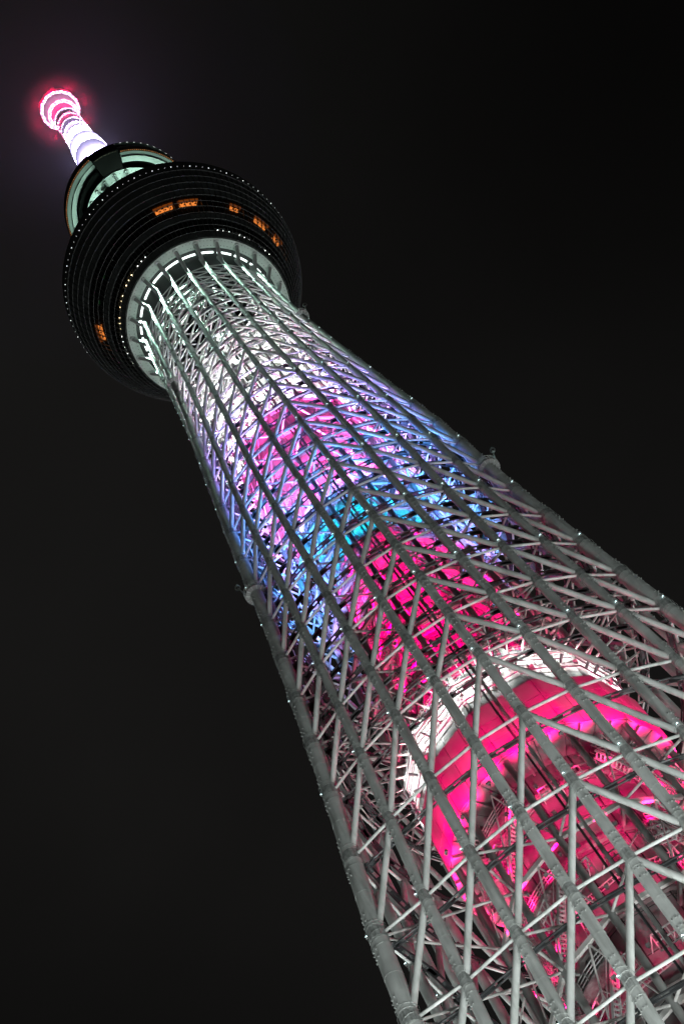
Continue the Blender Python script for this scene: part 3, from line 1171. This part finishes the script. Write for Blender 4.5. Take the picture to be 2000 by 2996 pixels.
G0, G1 = -429.0, -94.0
body = MB()
body.lathe([(14.0, 441.2), (15.2, 441.0), (15.25, 442.4), (17.0, 444.6), (17.0, 451.5), (20.7, 452.0), (20.5, 453.2), (12, 454.5), (6, 456)], 96)
ud = body.build("upper_gallery", M['interior'], tower, False)
b = MB()
b.lathe([(0.5, 440.8), (10.0, 440.7), (15.15, 440.85)], 72)
b.build("soffit_disc", M['soffit'], ud)
b = MB()
b.lathe([(17.4, 444.05), (19.05, 443.95)], 100, G0, G1, spiral)
gp = b.build("spiral_soffit", M['soffit'], ud)
b = MB()
b.lathe([(19.12, 444.3), (20.35, 444.9)], 100, G0, G1, spiral)
b.build("spiral_wall", M['soffit'], ud)
b = MB()
b.lathe([(20.35, 444.95), (21.0, 447.0), (20.9, 449.5), (20.6, 451.5)], 100, G0, G1, spiral)
b.build("spiral_glazing", M['brown'], ud)
for q in range(84):
    a = G1 - 1.5 - q * 1.7
    link("string_light", unit_ball(M['lamp_dot']), ud, at(pol(20.62, a, 445.3 + spiral(a)), 0.07 if q % 4 else 0.10))
for q in range(44):
    a = G0 + 360 + 1.5 + q * 1.7
    link("string_light", unit_ball(M['lamp_dot']), ud, at(pol(20.62, a, 445.3 + spiral(a)), 0.07 if q % 4 else 0.10))
# dark entrance box where the spiral starts
b = MB()
b.lathe([(15.5, 441.5), (20.6, 444.2), (20.9, 451.6), (15.5, 451.6)], 8, -94, -69, close=True)
b.build("lobby_box", M['lobby'], ud, False)
for q in range(5):
    a0 = -91 + q * 4.2
    b = MB()
    b.lathe([(20.35, 443.95), (20.7, 445.3), (20.6, 445.4), (20.2, 444.0)], 3, a0, a0 + 3.4, close=True)
    b.build("lobby_window", M['brown'], ud, False)
for q in range(60):
    a = AZ0 + 6 * q
    if q % 1 == 0:
        link("rim_light", unit_box(M['lamp_w']), ud, between(pol(20.72, a, 451.7), pol(20.72, a + 1.2, 451.7), 0.05, 0.05))
b = MB()
for q in range(60):
    b.tube(pol(19.9, 6 * q, 453.0), pol(19.9, 6 * q, 454.6), .05, None, 4)
for hz in (453.8, 454.6):
    pts = [pol(19.9, a, hz) for a in np.linspace(0, 360, 61)]
    b.poly(pts, .05, 4, False)
b.build("roof_railing", M['rail'], ud, True, "stuff")
sd = MB()
for q in range(72):
    for r in (12.8, 14.2):
        p = pol(r, 5 * q, 440.8)
        sd.beam(p, p - np.array([0, 0, .16]), .18, .18)
sd.build("fixing_bolt", M['mullion'], ud, False, "stuff")
for a in (-82, -97, -112, -127, -67):
    b = MB()
    b.poly([pol(10.0, a, 434.5), pol(11.5, a, 437.5), pol(14.3, a, 440.6)], [.4, .45, .45], 10)
    b.poly([pol(14.1, a, 440.2), pol(14.35, a, 440.75)], [.62, .62], 12)
    b.build("raking_prop", M['column'], ud)
b = MB()
b.poly([pol(11.8, -100, 434.5), pol(12.6, -100, 437), pol(12.9, -100, 438.6)], [1.3, 1.5, 0.9], 12)
b.poly([pol(12.0, -104, 435.5), pol(12.6, -108, 436.5)], [.4, .4], 8)
b.build("cleaning_gondola", M['spandrel'], ud)

# ------------------------------------------------------------------ antenna mast
b = MB()
b.lathe([(6.0, 455), (6.6, 497), (6.6, 534), (6.35, 546), (5.8, 551), (5.0, 557), (4.75, 568), (4.6, 604), (4.9, 612), (3.0, 626), (2.2, 634)], 24)
mast = b.build("antenna_mast", M['mast'], tower)
for z_, R_, m_ in ((557.5, 5.3, 'mast'), (562.5, 5.25, 'lamp_v'), (570.5, 5.25, 'lamp_v'), (580.5, 5.2, 'lamp_p'), (590, 5.25, 'lamp_p'), (599.5, 5.4, 'lamp_p')):
    b = MB()
    b.lathe([(4.5, z_ - 0.5), (R_, z_ - 0.5), (R_, z_ + 0.5), (4.5, z_ + 0.5)], 36, close=True)
    rg = b.build("antenna_ring", M['mast'], mast, False)
    if m_ != 'mast':
        for q in range(22):
            a = 360 / 22 * q
            link("ring_lamp", unit_box(M[m_]), rg, between(pol(R_ + .02, a, z_ - .62), pol(R_ + .02, a + 9, z_ - .62), .3, .45))
for z_ in (566.5, 575.5, 585.5, 595):
    for q in range(20):
        a = 18 * q
        link("panel_antenna", unit_box(M['mast']), mast, between(pol(4.95, a, z_ - 3), pol(4.95, a, z_ + 3), .5, .35))
b = MB()
nn = 14
b.lathe([(5.2, 611.6), (6.5, 611.8), (6.7, 613.5), (7.2, 618.5), (7.3, 622.0), (8.4, 622.2), (8.4, 627.5), (5, 630)], nn)
crown = b.build("mast_crown", M['mast'], mast, False)
for q in range(nn):
    a = 360 / nn * (q + .5)
    for d in (-5.5, 5.5):
        link("crown_lamp", unit_box(M['lamp_p']), crown, between(pol(7.85, a + d - 3, 622.0), pol(7.85, a + d + 3, 622.0), .62, .4))
    link("crown_lamp", unit_box(M['lamp_p']), crown, between(pol(5.9, a - 6, 611.5), pol(5.9, a + 6, 611.5), .62, .4))

# ------------------------------------------------------------------ thin low cloud drifting round the mast
b = MB()
prof = [(0.5 + 95 * math.sin(t), 585 - 105 * math.cos(t)) for t in np.linspace(0, PI, 25)]
b.lathe(prof, 40)
vm = bpy.data.materials.new("mist")
vm.use_nodes = True
vm.node_tree.nodes.clear()
vo = vm.node_tree.nodes.new("ShaderNodeOutputMaterial")
vs_ = vm.node_tree.nodes.new("ShaderNodeVolumePrincipled")
vs_.inputs["Color"].default_value = (0.95, 0.95, 0.97, 1)
vs_.inputs["Density"].default_value = 0.000025
vm.node_tree.links.new(vs_.outputs[0], vo.inputs["Volume"])
mist = b.build("mist", vm, None, True, "stuff")
mist["label"] = "thin lit mist drifting round the top of the antenna mast"
mist["category"] = "mist"
b = MB()  # extra ball of mist, added to stand in for lens bloom
b.lathe([(0.2 + 26 * math.sin(t), 616 - 26 * math.cos(t)) for t in np.linspace(0, PI, 21)], 32)
vm2 = vm.copy()
vm2.name = "mist_halo"
pv = [n_ for n_ in vm2.node_tree.nodes if n_.type == 'PRINCIPLED_VOLUME'][0]
nt2 = vm2.node_tree
gp2 = nt2.nodes.new("ShaderNodeNewGeometry")
ds = nt2.nodes.new("ShaderNodeVectorMath")
ds.operation = 'DISTANCE'
ds.inputs[1].default_value = (0, 0, 616)
nt2.links.new(gp2.outputs["Position"], ds.inputs[0])
mr2 = nt2.nodes.new("ShaderNodeMapRange")
mr2.interpolation_type = 'SMOOTHERSTEP'
mr2.inputs[1].default_value = 5.0
mr2.inputs[2].default_value = 20.0
mr2.inputs[3].default_value = 0.0009
mr2.inputs[4].default_value = 0.0
nt2.links.new(ds.outputs["Value"], mr2.inputs[0])
nt2.links.new(mr2.outputs[0], pv.inputs["Density"])
halo = b.build("mist", vm2, None, True, "stuff")
halo["label"] = "added red lens-bloom wisp of mist hugging the glowing mast tip"
halo["category"] = "mist"
